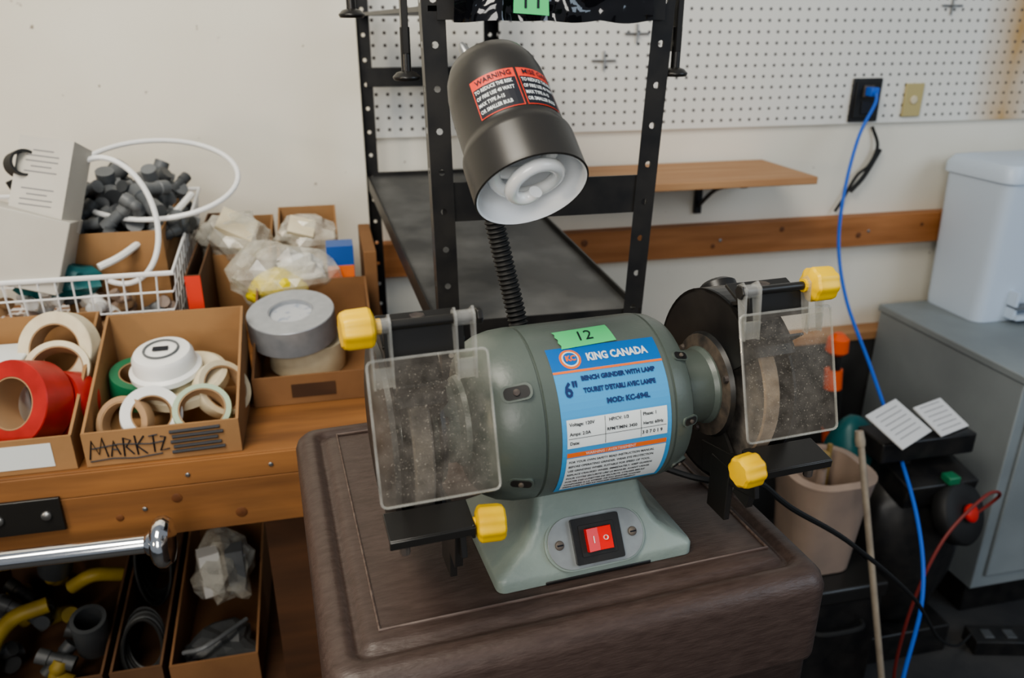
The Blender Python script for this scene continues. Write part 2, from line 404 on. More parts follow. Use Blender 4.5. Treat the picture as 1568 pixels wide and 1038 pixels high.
T('Phase: 1', .042, .465, .0038, 'ink', bold=.0001); T('Hertz: 60Hz', .042, .52, .0036, 'ink', bold=.0001); T('3 0 7 0 1 9', .041, .575, .0042, 'ink', bold=.0001)
patch(.0085,.0089,el(.44),el(.60),.0008,'ink',6); patch(.0400,.0404,el(.44),el(.60),.0008,'ink',6); patch(LX0+.005,LX1-.005,el(.545),el(.548),.0008,'ink',2)
T('WARNING / AVERTISSEMENT', LX0+.020, .650, .0034, 'lwhite')
lines = ['FOR YOUR OWN SAFETY READ INSTRUCTION MANUAL','BEFORE OPERATING GRINDER. WEAR EYE PROTECTION.','USE GRINDING WHEEL SUITABLE FOR SPEED OF TOOL.','REPLACE CRACKED WHEEL IMMEDIATELY. KEEP GUARDS','POUR VOTRE SECURITE LIRE LE MANUEL AVANT USAGE.','PORTER DES LUNETTES DE SECURITE. UTILISER MEULE','CONFORME A LA VITESSE. NE PAS ENLEVER GARDES.','REMPLACER LA MEULE FISSUREE IMMEDIATEMENT.']
for i, t in enumerate(lines): T(t, LX0+.006, .70+.034*i, .0031, 'ink', sx=.96, bold=.00008)
b.fin('rating_label', parent=G)
b = B()
def tp(x,y,off=.0013):
    c, s_ = math.cos(.06), math.sin(.06)
    X, Y = x*c-y*s_, x*s_+y*c
    return cylpt(.010+X, 74+math.degrees(Y/RB), off)
for i in range(6):
    y0 = -.011+.022*i/6; y1 = -.011+.022*(i+1)/6
    b.poly([tp(-.025+.0015*(i%2),y0),tp(.025,y0),tp(.025,y1),tp(-.025+.0015*((i+1)%2),y1)],'green')
b.text('12', .017, lambda X, Y: tp(X*.95+.15*Y, Y, .0017), 'ink', 'CENTER')
b.fin('lot_tag', parent=G)

def arcpts(r, a0, a1, n):
    return [(r*math.cos(rad(a0+(a1-a0)*i/n)), r*math.sin(rad(a0+(a1-a0)*i/n))) for i in range(n+1)]
for sgn, nm in ((-1,'left'),(1,'right')):
    GO = .014 if sgn > 0 else .013
    b = B()
    xi = sgn*.131+GO; xo = sgn*.170+GO; t = sgn*.003
    Rg = .090
    def sector(xa, xb, ri):
        o_ = arcpts(Rg,222,502,48); i_ = arcpts(ri,222,502,48)
        for k_ in range(48):
            for xx in (xa, xb):
                b.poly([(xx,o_[k_][0],AZ+o_[k_][1]),(xx,o_[k_+1][0],AZ+o_[k_+1][1]),(xx,i_[k_+1][0],AZ+i_[k_+1][1]),(xx,i_[k_][0],AZ+i_[k_][1])],'black')
            for rr2 in (o_, i_):
                b.poly([(xa,rr2[k_][0],AZ+rr2[k_][1]),(xa,rr2[k_+1][0],AZ+rr2[k_+1][1]),(xb,rr2[k_+1][0],AZ+rr2[k_+1][1]),(xb,rr2[k_][0],AZ+rr2[k_][1])],'black')
        for k_ in (0,48):
            b.poly([(xa,o_[k_][0],AZ+o_[k_][1]),(xb,o_[k_][0],AZ+o_[k_][1]),(xb,i_[k_][0],AZ+i_[k_][1]),(xa,i_[k_][0],AZ+i_[k_][1])],'black')
    sector(xi, xi+t, .012)
    sector(xi, xo, Rg-.003)
    sector(xo-t, xo, .012)
    b.lathe([(.078,0),(.076,.004),(.060,.007),(.02,.008)],(xo,0,AZ),(sgn,0,0),'black',40)
    b.lathe([(.050,0),(.048,.004),(.040,.005),(.036,.0055)],(xi,0,AZ),(-sgn,0,0),'black',36,kk=['black','dustring','dustring'])
    for a in (30,150,270):
        p = V((xi-sgn*.004,.044*math.cos(rad(a)),AZ+.044*math.sin(rad(a)))); b.lathe([(.004,0),(.003,.003)],p,(-sgn,0,0),'dust',10)
    b.box((sgn*.1505+GO,-.066,AZ+.066),(.036,.030,.002),'black',Matrix.Rotation(rad(-38),3,'X'))
    if sgn > 0: b.lathe([(.020,0),(.020,.016),(.015,.020)],(.194,.062,AZ+.056),(0,.6,.6),'black',22)
    b.fin('wheel_guard_'+nm, parent=G, angle=30)
    b = B()
    kr = 'tan' if sgn > 0 else 'grayrim'
    b.lathe([(.010,-.008),(.0735,-.008),(.075,-.0065),(.075,.0065),(.0735,.008),(.010,.008)],(sgn*.151+GO,0,AZ),(1,0,0),'gray',56,kk=['gray',kr,kr,kr,'gray'])
    b.lathe([(.026,-.012),(.028,-.008),(.028,.008),(.026,.012)],(sgn*.151+GO,0,AZ),(1,0,0),'steel',28)
    b.cyl((sgn*.128+GO,0,AZ),(sgn*.168+GO,0,AZ),.008,'steel',12)
    b.fin('grinding_wheel_'+nm, parent=G, angle=30)
    b = B()
    xc = -.136 if sgn < 0 else .150
    HZ = .262 if sgn < 0 else .257
    b.box((xc,-.066,HZ-.012),(.058,.034,.003),'blackm',Matrix.Rotation(rad(20),3,'X'))
    b.box((xc,-.082,HZ-.012),(.056,.003,.026),'blackm',Matrix.Rotation(rad(-10),3,'X'))
    b.box((sgn*.144+GO,-.046,.232),(.022,.050,.004),'blackm',Matrix.Rotation(rad(-22),3,'X'))
    b.lathe([(.006,0),(.006,.004)],(xc,-.060,HZ-.008),(0,0,1),'dust',6)
    rx = .030 if sgn > 0 else .034
    b.cyl((xc-.034,-.086,HZ),(xc+rx,-.086,HZ),.0035,'blackm',12)
    b.lathe([(.006,0),(.006,.004)],(xc-sgn*.040,-.086,HZ),(sgn,0,0),'blackm',6)
    ro_ = -.1405 if sgn < 0 else .172
    rz_ = .106 if sgn < 0 else .105
    b.box((ro_-sgn*.026,-.050,.074),(.005,.085,.030),'blackm',Matrix.Rotation(rad(-12),3,'X'))
    b.box((ro_-sgn*.026,-.040,.048),(.006,.030,.055),'blackm')
    b.box((ro_-sgn*.024,-.076,.078),(.007,.022,.050),'blackm',Matrix.Rotation(rad(10),3,'X'))
    b.lathe([(.004,0),(.004,.014)],(ro_+sgn*.02,-.098,rz_-.006),(0,0,-1),'dust',8)
    b.fin('bracket_'+nm, parent=G, bevel=.0006)
    b = B()
    wr = .064 if sgn < 0 else .070
    b.box((ro_,-.092,rz_),(wr,.030,.003),'blackm',Matrix.Rotation(rad(10),3,'X'))
    b.box((ro_,-.1065,rz_-.005),(wr,.003,.007),'blackm',Matrix.Rotation(rad(4),3,'X'))
    b.box((ro_-sgn*(wr/2-.0015),-.092,rz_-.006),(.003,.030,.012),'blackm')
    b.fin('tool_rest_'+nm, parent=G, bevel=.0006)
    def knob(o, ax):
        o = V(o); ax = V(ax).normalized(); m_ = frame(o, ax)
        def star(r, h):
            return [m_ @ V((r*(1+.05*math.cos(8*tt*math.pi/24))*math.cos(2*math.pi*tt/48), r*(1+.05*math.cos(8*tt*math.pi/24))*math.sin(2*math.pi*tt/48), h)) for tt in range(48)]
        b.loft([star(.0085,0),star(.0125,.002),star(.0138,.004),star(.0135,.018),star(.0125,.021),star(.0105,.0225)],'yellow')
        b.lathe([(.0055,0),(.0055,.004)],o-ax*.004,ax,'yellow',12)
    b = B()
    if sgn < 0: knob((xc-.034,-.086,HZ),(-1,-.05,0)); knob((ro_+.034,-.098,.100),(1,-.15,0))
    else: knob((xc+.022,-.086,HZ),(1,-.05,0)); knob((ro_-.035,-.102,.106),(-1,-.15,0))
    b.fin('yellow_knobs_'+nm, parent=G, angle=30)
    b = B()
    pt = V((0,-.092,.240)); pb = V((0,-.122,.144)); hv = (pt-pb)
    hw = .0420
    up = hv.normalized(); L_ = hv.length
    mm = Matrix((V((1,0,0)), up, V((1,0,0)).cross(up))).transposed().to_4x4(); mm.translation = pb+hv/2+V((xc,0,0))
    b.prism(rrect(hw, L_/2, .004, 3), mm, .0022, 'shield')
    b.poly([mm @ V((x,y,-.0006)) for x,y in rrect(hw*.9, L_/2*.9, .004, 3)],'specks')
    rim = [mm @ V((x,y,.001)) for x, y in rrect(hw, L_/2, .004, 3)]
    b.tube(rim, .0011, 'shieldedge', 5, closed=True)
    for dx in (-.031,.027):
        base = mm @ V((dx,L_/2,0))
        hp = V((xc+dx,-.086,HZ))
        for e in (-.0065,.0065):
            sq = [base+V((e,-.0045,-.020)),base+V((e,.001,-.020)),hp+V((e,.006,.004)),hp+V((e,0,.008)),hp+V((e,-.006,.004))]
            b.loft([[p+V((-.0009,0,0)) for p in sq],[p+V((.0009,0,0)) for p in sq]],'shieldedge')
        b.lathe([(.0055,-.0075),(.0055,.0075)], hp,(1,0,0),'shieldedge',14)
        b.box(base+V((0,-.0025,-.012)),(.014,.003,.014),'shieldedge')
    b.fin('eye_shield_'+nm, parent=G)
b = B()
b.tube(smooth_path([(.08,.06,.03),(.12,.065,.02),(.17,.04,.005),(.215,.01,.0045),(.240,.02,-.005),(.30,.04,-.06),(.46,.10,-.19),(.76,.24,-.47),(1.05,.40,-.78),(1.25,.50,-.95),(1.33,.53,-.962)],10),.0035,'rubber',8)
b.fin('power_cord', parent=G)

# ------------------------------------------------------------------ gooseneck lamp
O = V((.1445,.560,1.3345)); n = V((.125,-.73,-.69)).normalized()
Lh = empty('gooseneck_lamp', (0,0,0))
b = B()
Lt = .127; ks = Lt/.142
bk = O-n*Lt
prof = [(.004,0),(.016,.001),(.026,.0045),(.0325,.011),(.0365,.021),(.0388,.034),(.0397,.050),(.0402,.092),(.0408,.096),(.0433,.101),(.0438,.105),(.0438,.138),(.0441,.142),(.0426,.1425)]
b.lathe([(r,h*ks) for r,h in prof], bk, n, 'shade', 64, cap1=False)
b.lathe([(r,h*ks) for r,h in [(.0426,.1425),(.0413,.141),(.0407,.108),(.038,.095),(.034,.075),(.02,.070)]], bk, n, 'shadein', 64, cap0=False)
b.lathe([(.005,0),(.004,.008),(.0025,.012)], bk+V((-.014,.004,.004)), V((-.3,.6,.7)), 'steel', 10)
b.fin('shade', parent=Lh, angle=40)
path = smooth_path([(.172,.655,1.125),(.167,.672,1.16),(.160,.683,1.20),(.150,.692,1.25),(.142,.695,1.29),(.136,.692,1.335),(.132,.668,1.370)],40)
b = B()
Ln = len(path)
tot = [0]
for i in range(1,Ln): tot.append(tot[-1]+(path[i]-path[i-1]).length)
npt = 520; P2 = []; j = 0
for i in range(npt):
    d_ = tot[-1]*i/(npt-1)
    while j < Ln-2 and tot[j+1] < d_: j += 1
    P2.append(path[j].lerp(path[j+1], (d_-tot[j])/max(1e-9,tot[j+1]-tot[j])))
b.tube(P2, .007, 'rubber', 14, rf=lambda t: .0088+.0010*math.sin(t*math.pi*2*58))
b.lathe([(.013,0),(.013,.012),(.010,.016)], P2[0]-V((0,0,.006)), (P2[3]-P2[0]), 'body', 20)
b.lathe([(.012,0),(.012,.02)], P2[-1]-(P2[-1]-P2[-4]).normalized()*.012, (P2[-1]-P2[-4]), 'blackm', 20)
b.fin('gooseneck', parent=Lh, angle=60)
b = B(); m = frame(O-n*.047, n); sp = []
for i in range(130):
    t = i/129; a = t*2*math.pi*2.9
    r = .0262-.004*t if t < .78 else .0231*(1-(t-.78)/.22*.78)
    h = -.004+.050*min(t/.85,1)
    sp.append(m @ V((r*math.cos(a), r*math.sin(a), h)))
b.tube(sp, .0052, 'whitegloss', 12)
b.lathe([(.018,-.03),(.021,-.012),(.020,-.004),(.010,0)], O-n*.050, n, 'white', 30)
b.fin('spiral_bulb', parent=Lh, angle=60)
b = B(); ml = frame(bk, n)
camdir = V((-.235,-.95,.2)); loc = ml.to_3x3().transposed() @ camdir; phi0 = math.atan2(loc.y, loc.x)
SG = 1
def sp_(s, h, off=.0006):
    rr_ = .0397+(h-.045)*.013+off
    a = phi0 + SG*s/rr_
    return ml @ V((rr_*math.cos(a), rr_*math.sin(a), h))
right = V((.974,-.225,0))
if (sp_(.01,.06)-sp_(0,.06)).dot(right) < 0: SG = -1
def lp(s0,s1,h0,h1,k,off):
    for i in range(8):
        a=s0+(s1-s0)*i/8; c=s0+(s1-s0)*(i+1)/8
        b.poly([sp_(a,h0,off),sp_(c,h0,off),sp_(c,h1,off),sp_(a,h1,off)],k)
for (s0,s1,ttl) in ((-.018,.017,'WARNING'),(.019,.050,'MISE GARDE')):
    lp(s0,s1,.0455,.0805,'lred',.0004); lp(s0+.0007,s1-.0007,.0540,.0798,'ink',.0006)
    def TT(body,s,h,size,k,sx=1):
        b.text(body,size,lambda X,Y: sp_(s+X*sx, h-Y, .0009),k,'LEFT',1,.0001)
    TT(ttl,s0+.004,.0498,.0062,'ink',.95)
    for i, t_ in enumerate(['TO REDUCE THE RISK','OF FIRE USE 40 WATT','MAX TYPE A-15','OR SMALLER BULB']): TT(t_,s0+.0015,.0575+i*.0060,.0046,'lwhite',.66 if s1-s0>.031 else .56)
b.fin('warning_label', parent=Lh)

# ------------------------------------------------------------------ rack
RK = empty('shelving_rack', (0,0,0))
b = B()
def strip(p, L, wd, w, lean=0., pitch=.05, hr=.0042):
    p = V(p); wd = V(wd).normalized(); up = V((0,0,1)); n_ = int(L/pitch)
    ang = [i*math.pi/4 for i in range(8)]
    for i in range(n_):
        c = p+up*(pitch*(i+.5))
        def sh(v_): return v_+V(((v_.z-1.28)*lean,0,0))
        inn = [sh(c+wd*hr*math.cos(a)+up*hr*math.sin(a)) for a in ang]
        def q(a):
            x, y = math.cos(a), math.sin(a); s_ = 1/max(abs(x),abs(y)); return sh(c+wd*(w/2*x*s_)+up*(pitch/2*y*s_))
        out = [q(a) for a in ang]
        I = [b.v(v_) for v_ in inn]; Q = [b.v(v_) for v_ in out]
        for j_ in range(8): b.face([Q[j_],Q[(j_+1)%8],I[(j_+1)%8],I[j_]],'black')
yf, yb = .985, 1.80
xl0, xr0, xl1, xr1 = .137, .413, .093, .366
for x, y, sx_, sy_, le in ((xl0,yf,1,1,-.02),(xr0,yf,-1,1,.045),(xl1,yb,1,-1,0),(xr1,yb,-1,-1,0)):
    strip((x,y,0),2.1,(1,0,0),.028,le); strip((x-sx_*.014,y+sy_*.014,0),2.1,(0,1,0),.028,le)
b.fin('posts', parent=RK, angle=0)
b = B()
def beam(p, q, h, t, k='black'):
    p = V(p); q = V(q); dd = (q-p); L = dd.length; dn = dd.normalized(); sd = V((-dn.y,dn.x,0)).normalized(); u_ = dn.cross(sd)
    m_ = Matrix((dn, sd, u_)).transposed()
    b.box((p+q)/2,(L,t,h),k,m_)
beam((xl0,yf+.004,1.236),(xr0,yf+.004,1.236),.05,.003); beam((xl0,yf+.004,1.055),(xr0,yf+.004,1.055),.035,.003); beam((xl0,yf+.004,.5),(xr0-.02,yf+.004,.5),.035,.003)
beam((xl1,yb-.004,1.34),(xr1,yb-.004,1.34),.04,.003); beam((xl1,yb-.004,1.12),(xr1,yb-.004,1.12),.035,.003)
for xa, xb_ in ((xl0-.012,xl1-.012),(xr0+.002,xr1+.012)): beam((xa,yf,1.058),(xb_,yb,1.122),.03,.003); beam((xa,yf,.5),(xb_,yb,.5),.03,.003)
for z, zz1 in ((1.060,1.126),(.5,.5)):
    b.loft([[V((xl0-.01,yf+.01,z+e)),V((xr0,yf+.01,z+e)),V((xr1+.01,yb-.01,zz1+e)),V((xl1-.01,yb-.01,zz1+e))] for e in (0,.004)],'tray')
b.loft([[V((xl0-.01,yf,zz)),V((xr0+.01,yf,zz)),V((xr1+.01,yb,zz)),V((xl1-.01,yb,zz))] for zz in (1.462,1.468)],'black')
beam((xl0,yf-.003,1.475),(xr0+.008,yf-.003,1.475),.045,.003)
b.fin('shelves_and_beams', parent=RK)
b = B()
nx, nz = 40, 14
g = [[None]*(nz+1) for _ in range(nx+1)]
for i in range(nx+1):
    for j_ in range(nz+1):
        x = xl0+.018+(xr0-xl0-.030)*i/nx; z = 1.452+.075*j_/nz
        y = yf-.012-.014*abs(noise.noise(V((x*22,z*30,2))))-.006*noise.noise(V((x*60,z*60,1)))
        g[i][j_] = b.v((x,y,z-.006*abs(noise.noise(V((x*15,0,5)))) if j_==0 else z))
for i in range(nx):
    for j_ in range(nz): b.face([g[i][j_],g[i+1][j_],g[i+1][j_+1],g[i][j_+1]],'gloss')
b.fin('plastic_wrap', parent=RK, angle=80)
b = B()
b.poly([(.222,.955,1.460),(.265,.955,1.457),(.263,.955,1.50),(.223,.955,1.50)],'green')
b.text('11',.03,lambda X,Y: V((.244+X,.9545,1.474+Y)),'ink','CENTER')
b.fin('lot_tag', parent=RK)
def clamp(name, x, y, zb, L):
    b = B()
    b.b2(x-.004,x+.004,y-.010,y+.010,zb+.03,zb+L,'blackm')
    b.cyl((x,y-.004,zb),(x,y-.004,zb+.06),.006,'blackm',12)
    b.lathe([(.015,0),(.017,.004),(.012,.009),(.006,.011)],(x,y-.004,zb),(0,0,1),'blackm',18)
    b.b2(x-.008,x+.008,y-.014,y+.055,zb+L-.03,zb+L,'blackm')
    b.cyl((x-.012,y-.004,zb+.004),(x+.012,y-.004,zb+.004),.003,'steel',8)
    return b.fin(name, bevel=.001)
clamp('bar_clamp',.100,1.0,1.385,.35); clamp('bar_clamp.001',.446,1.0,1.385,.35); clamp('bar_clamp.002',.044,1.1,1.455,.3)

# ------------------------------------------------------------------ workbench
b = B()
X0, X1 = -1.6, .085
for i in range(5):
    ya = 1.055+i*.158; b.b2(X0,X1,ya,ya+.155,.832,.87,'wood')
b.b2(X0,X1,1.05,1.054,.832,.869,'wood')
b.b2(X0,X1,1.050,1.088,.752,.831,'wood')
for x, z, s_ in ((-.335,.79,.006),(-.255,.812,.008),(-.17,.775,.009)): b.lathe([(s_,0),(s_*.8,.0006)],(x,1.0497,z),(0,-1,0),'knot',14)
for x, z in ((-.235,.848),(-.30,.80),(-.12,.85)): b.lathe([(.004,0),(.003,.0015)],(x,1.0497,z),(0,-1,0),'steel',10)
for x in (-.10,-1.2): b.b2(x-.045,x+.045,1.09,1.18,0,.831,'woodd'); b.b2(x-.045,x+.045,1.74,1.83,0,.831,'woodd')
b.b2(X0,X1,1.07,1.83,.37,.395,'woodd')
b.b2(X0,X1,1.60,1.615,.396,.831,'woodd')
b.b2(-.075,-.035,1.05,1.089,0,.751,'wood')
b.fin('workbench', bevel=.003)
b = B(); b.b2(-.62,-.405,1.044,1.0495,.785,.838,'blackm')
for x in (-.425,-.485,-.58): b.lathe([(.0075,0),(.0065,.003),(.003,.005)],(x,1.044,.812),(0,-1,0),'steel',14)
b.fin('steel_bracket', bevel=.001)
b = B()
b.cyl((-.98,.95,.818),(-.275,.95,.808),.0125,'chrome',28)
b.lathe([(.012,0),(.016,.004),(.018,.008),(.030,.012),(.0345,.018),(.0345,.026),(.029,.034),(.012,.038)],(-.280,.95,.808),(1,0,0),'chrome',36)
b.lathe([(.016,0),(.020,.004),(.020,.016),(.016,.02)],(-.90,.94,.817),(0,1,0),'steel',24)
b.cyl((-.90,.955,.817),(-.90,1.048,.817),.012,'steel',20)
b.b2(-.96,-.84,.990,1.045,.79,.96,'blackm'); b.b2(-.96,-.84,1.045,1.20,.871,.90,'blackm'); b.b2(-.96,-.84,1.11,1.16,.90,.96,'blackm')
b.fin('bench_vise', angle=40)

Z0 = .871
b = B(); b.carton(-.62,-.378,1.062,1.30,Z0,.052,.15,'card')
b.b2(-.50,-.405,1.0612,1.0618,Z0+.008,Z0+.044,'lwhite')
b.fin('cardboard_box', rotz=0)
b = B(); b.carton(-.366,-.158,1.062,1.29,Z0,.052,.145,'card')
def scr(pts): b.tube([(-.360+x*.1,1.0611,Z0+.012+z*.032) for x,z in pts],.0011,'ink',4)
scr([(0,0),(.06,.9),(.13,.2),(.20,1),(.24,.05)]); scr([(.28,.05),(.34,.8),(.40,.1)]); scr([(.30,.4),(.39,.35)])
scr([(.45,0),(.47,.9),(.56,.75),(.49,.45),(.58,.05)]); scr([(.62,.95),(.63,0)]); scr([(.74,.9),(.63,.45),(.75,.02)]); scr([(.80,.85),(.92,.9)]); scr([(.86,.9),(.85,.05)])
scr([(.95,.8),(1.02,.75),(.93,.1),(1.05,.15)]); scr([(0,-.12),(.3,-.05),(.6,-.15),(.95,-.05)]); scr([(.05,.5),(.4,.62),(.8,.48),(1.0,.55)])
for i in range(5):
    b.tube([(-.252+.003*(i%2),1.0611,Z0+.010+i*.008),(-.180-.004*(i%3),1.0611,Z0+.012+i*.008)],.0028,'ink',4)
b.fin('cardboard_box.001')
b = B(); b.carton(-.150,.050,1.20,1.46,Z0,.050,.13,'card2')
b.b2(-.09,-.02,1.199,1.1996,Z0+.012,Z0+.035,'woodd')
b.fin('cardboard_box.002')
def roll(name, o, ax, ro, ri, h, k, core='kraft', lab=None):
    b = B(); b.ring(o, ax, ro, ri+.002, h, k, core); b.ring(o, ax, ri+.002, ri, h*.98, core)
    if lab:
        a_ = V(ax).normalized(); b.lathe([(ri,0),(ri,.002),(.0005,.002)], V(o)+a_*h*.30, a_, lab, 30)
    return b.fin(name, angle=30)
roll('red_tape_roll',(-.452,1.135,.945),(-.42,-.80,.42),.062,.036,.05,'redtape')
roll('red_tape_roll.001',(-.408,1.165,.925),(-.55,-.70,.40),.048,.034,.035,'redtape')
roll('masking_tape_roll',(-.425,1.235,.985),(-.25,-.88,.38),.058,.038,.03,'cream')
roll('masking_tape_roll.001',(-.420,1.195,.965),(.1,-.75,.60),.045,.034,.03,'cream')
b = B(); b.b2(-.56,-.47,1.20,1.28,Z0+.01,.985,'lwhite'); b.fin('small_white_box', bevel=.003)
roll('green_tape_roll',(-.318,1.225,.920),(.15,-.2,.9),.045,.03,.045,'greentape')
b = B()
b.lathe([(.060,0),(.066,.004),(.066,.018),(.06,.022),(.03,.022)],(-.245,1.190,.925),(-.1,-.25,1),'cream',40)
b.fin('round_plastic_lid', angle=30)
b = B()
b.lathe([(.045,0),(.052,.004),(.052,.012),(.046,.016),(.044,.034),(.040,.040),(.020,.043)],(-.268,1.185,.952),(-.03,-.2,1),'white',44)
b.ring((-.2695,1.1765,.9955),(-.03,-.2,1),.026,.023,.002,'pvc',seg=30)
b.box((-.27,1.176,.9965),(.022,.010,.0012),'ink',Matrix.Rotation(rad(12),3,'X'))
b.fin('round_plastic_timer', angle=30)
roll('brown_tape_roll',(-.318,1.105,.912),(-.3,-.8,.45),.040,.030,.02,'kraft')
roll('white_tape_roll',(-.283,1.110,.918),(.25,-.75,.55),.042,.026,.03,'white')
roll('pale_green_tape_roll',(-.212,1.108,.915),(.1,-.62,.75),.041,.031,.035,'palegreen')
roll('masking_tape_roll.002',(-.190,1.165,.925),(.6,-.5,.5),.045,.034,.02,'cream')
roll('masking_tape_roll.003',(-.065,1.345,.906),(.05,-.05,1),.066,.036,.055,'cream')
roll('duct_tape_roll',(-.085,1.325,.966),(-.04,-.20,1),.074,.036,.050,'silver','silver','silverl')
b = B(); b.blob((-.105,1.495,.995),(.088,.062,.062),'bag',3,.5,1.6,3); b.blob((-.115,1.465,.985),(.056,.030,.036),'yelbag',5,.3,1.2,3); b.blob((-.07,1.49,1.01),(.045,.025,.03),'white',8,.4,1.8,3); b.fin('plastic_bag', angle=0)
b = B(); b.blob((-.20,1.60,1.05),(.068,.05,.050),'bag',9,.5,1.6,3); b.box((-.190,1.580,1.075),(.07,.06,.035),'cream',Matrix.Rotation(.5,3,'Y') @ Matrix.Rotation(.5,3,'X')); b.fin('plastic_bag.001', angle=0)
b = B(); b.blob((-.06,1.60,1.05),(.055,.04,.035),'bag',12,.5,1.6,3); b.box((-.065,1.58,1.07),(.05,.04,.02),'cream',Matrix.Rotation(.3,3,'Y') @ Matrix.Rotation(.7,3,'X')); b.fin('plastic_bag.002', angle=0)
b = B(); b.carton(-.235,-.125,1.56,1.72,Z0,.16,.20,'card',.004); b.fin('cardboard_box.003')
b = B(); b.carton(-.115,.005,1.56,1.74,Z0,.15,.21,'card',.004); b.fin('cardboard_box.004')
b = B(); b.box((.006,1.50,.965),(.050,.05,.185),'bluebox'); b.b2(-.0185,.0305,1.4742,1.4748,.985,1.020,'lorange'); b.b2(-.0185,.0305,1.4742,1.4748,.935,.97,'lwhite'); b.fin('small_carton', bevel=.001)
b = B(); b.b2(.050,.075,1.49,1.72,Z0,1.04,'card2'); b.fin('wood_offcut', bevel=.002)
b = B(); b.carton(-.262,-.236,1.40,1.76,Z0,.17,.20,'cardsh',.003); b.b2(-.262,-.236,1.3985,1.3995,.98,1.04,'lred'); b.fin('cardboard_box.005')

b = B()
bx0, bx1, by0, by1 = -.80, -.275, 1.375, 1.78
def topz(y): return 1.055+(y-by0)*(.065/(by1-by0))
cor = [(bx0,by0,topz(by0)),(bx1,by0,topz(by0)),(bx1,by1,topz(by1)),(bx0,by1,topz(by1))]
b.tube([V(p) for p in cor],.0045,'wire',8,closed=True)
zb = .885; ins = .02
bc = [(bx0+ins,by0+ins,zb),(bx1-ins,by0+ins,zb),(bx1-ins,by1-ins,zb),(bx0+ins,by1-ins,zb)]
b.tube([V(p) for p in bc],.003,'wire',6,closed=True)
for f_ in (.2,.4,.6,.8): b.tube([V(cor[i]).lerp(V(bc[i]),f_) for i in range(4)],.0018,'wire',6,closed=True)
N_ = 20
for i in range(1,N_):
    x = bx0+(bx1-bx0)*i/N_; xb_ = bx0+ins+(bx1-bx0-2*ins)*i/N_
    b.tube([(x,by0,topz(by0)),(xb_,by0+ins,zb),(xb_,by1-ins,zb),(x,by1,topz(by1))],.0016,'wire',6)
for i in range(1,14):
    y = by0+(by1-by0)*i/14; yb_ = by0+ins+(by1-by0-2*ins)*i/14
    b.tube([(bx0,y,topz(y)),(bx0+ins,yb_,zb),(bx1-ins,yb_,zb),(bx1,y,topz(y))],.0016,'wire',6)
b.fin('wire_basket')
b = B(); b.carton(-.475,-.300,1.47,1.745,.892,.215,.235,'card',.004); b.fin('cardboard_box.006')
def fitting(b, c, s, k, rnd):
    a = V((rnd.uniform(-1,1),rnd.uniform(-1,1),rnd.uniform(-.5,.8))).normalized(); p = V((rnd.uniform(-1,1),rnd.uniform(-1,1),rnd.uniform(-1,1))); q = a.cross(p).normalized()
    c = V(c); r = s*.42
    if rnd.random() < .5:
        b.lathe([(r*.7,-s),(r,-s),(r,-s*.4),(r*.85,-s*.35),(r*.85,s*.35),(r,s*.4),(r,s),(r*.7,s)],c,a,k,16)
    else:
        P_ = smooth_path([c+a*s,c+a*s*.3,c+(a+q)*s*.05,c+q*s*.3,c+q*s],4)
        b.tube(P_,r,k,12,rf=lambda t: r*(1.15 if t<.22 or t>.78 else .9))
rnd = random.Random(4)
b = B()
for i in range(75):
    x = rnd.uniform(-.48,-.285); y = rnd.uniform(1.49,1.75); z = 1.080+rnd.uniform(0,.09)*(1-abs((x+.38)/.18)**2)
    fitting(b,(x,y,z),rnd.uniform(.024,.040),rnd.choice(['pvc','pvc','pvcd','pvcd','pvc']),rnd)
b.fin('pipe_fittings')
b = B()
for i in range(60):
    fitting(b,(rnd.uniform(-.74,-.30),rnd.uniform(1.41,1.46),rnd.uniform(.93,1.03)),rnd.uniform(.015,.028),rnd.choice(['pvc','white','teal','beige','pvcd','kraft']),rnd)
b.blob((-.47,1.44,1.035),(.06,.03,.03),'teal',4,.4,2.5,3)
b.fin('pipe_fittings.001', angle=60)
b = B()
def loop(c, u_, v_, ru, rv, a0, a1, n_=60):
    c = V(c); u_ = V(u_).normalized(); v_ = V(v_).normalized()
    return [c+u_*ru*math.cos(rad(a0+(a1-a0)*i/n_))+v_*rv*math.sin(rad(a0+(a1-a0)*i/n_)) for i in range(n_+1)]
b.tube(loop((-.325,1.60,1.177),(1,-.12,0),(0,.8,.45),.155,.115,-200,165),.0048,'wire',8)
b.tube(loop((-.375,1.46,1.130),(1,-.1,0),(-.1,.35,1),.074,.110,-110,150),.0048,'wire',8)
b.tube(smooth_path([(-.265,1.62,1.14),(-.30,1.55,1.11),(-.36,1.45,1.075),(-.40,1.42,1.06)],10),.0065,'white',8)
b.cyl((-.463,1.60,1.18),(-.487,1.60,1.185),.008,'rubber',12)
b.fin('white_cable')
b = B(); R_ = Matrix.Rotation(rad(14),3,'Y') @ Matrix.Rotation(rad(-22),3,'X') @ Matrix.Rotation(rad(-18),3,'Z')
c0 = V((-.463,1.47,1.195)); b.box(c0,(.092,.055,.145),'oldpaper',R_)
for i in range(9):
    w_ = .055 if i % 3 else .035
    b.box(c0+R_ @ V((-.002,-.0278,.05-.009*i-(.02 if i>4 else 0))),(w_,.0006,.0022),'textgray',R_)
b.fin('white_carton', bevel=.001)
b = B(); R2 = Matrix.Rotation(rad(18),3,'Y') @ Matrix.Rotation(rad(-10),3,'X')
b.box((-.510,1.43,1.100),(.14,.09,.125),'oldpaper',R2); b.fin('white_carton.001', bevel=.002)
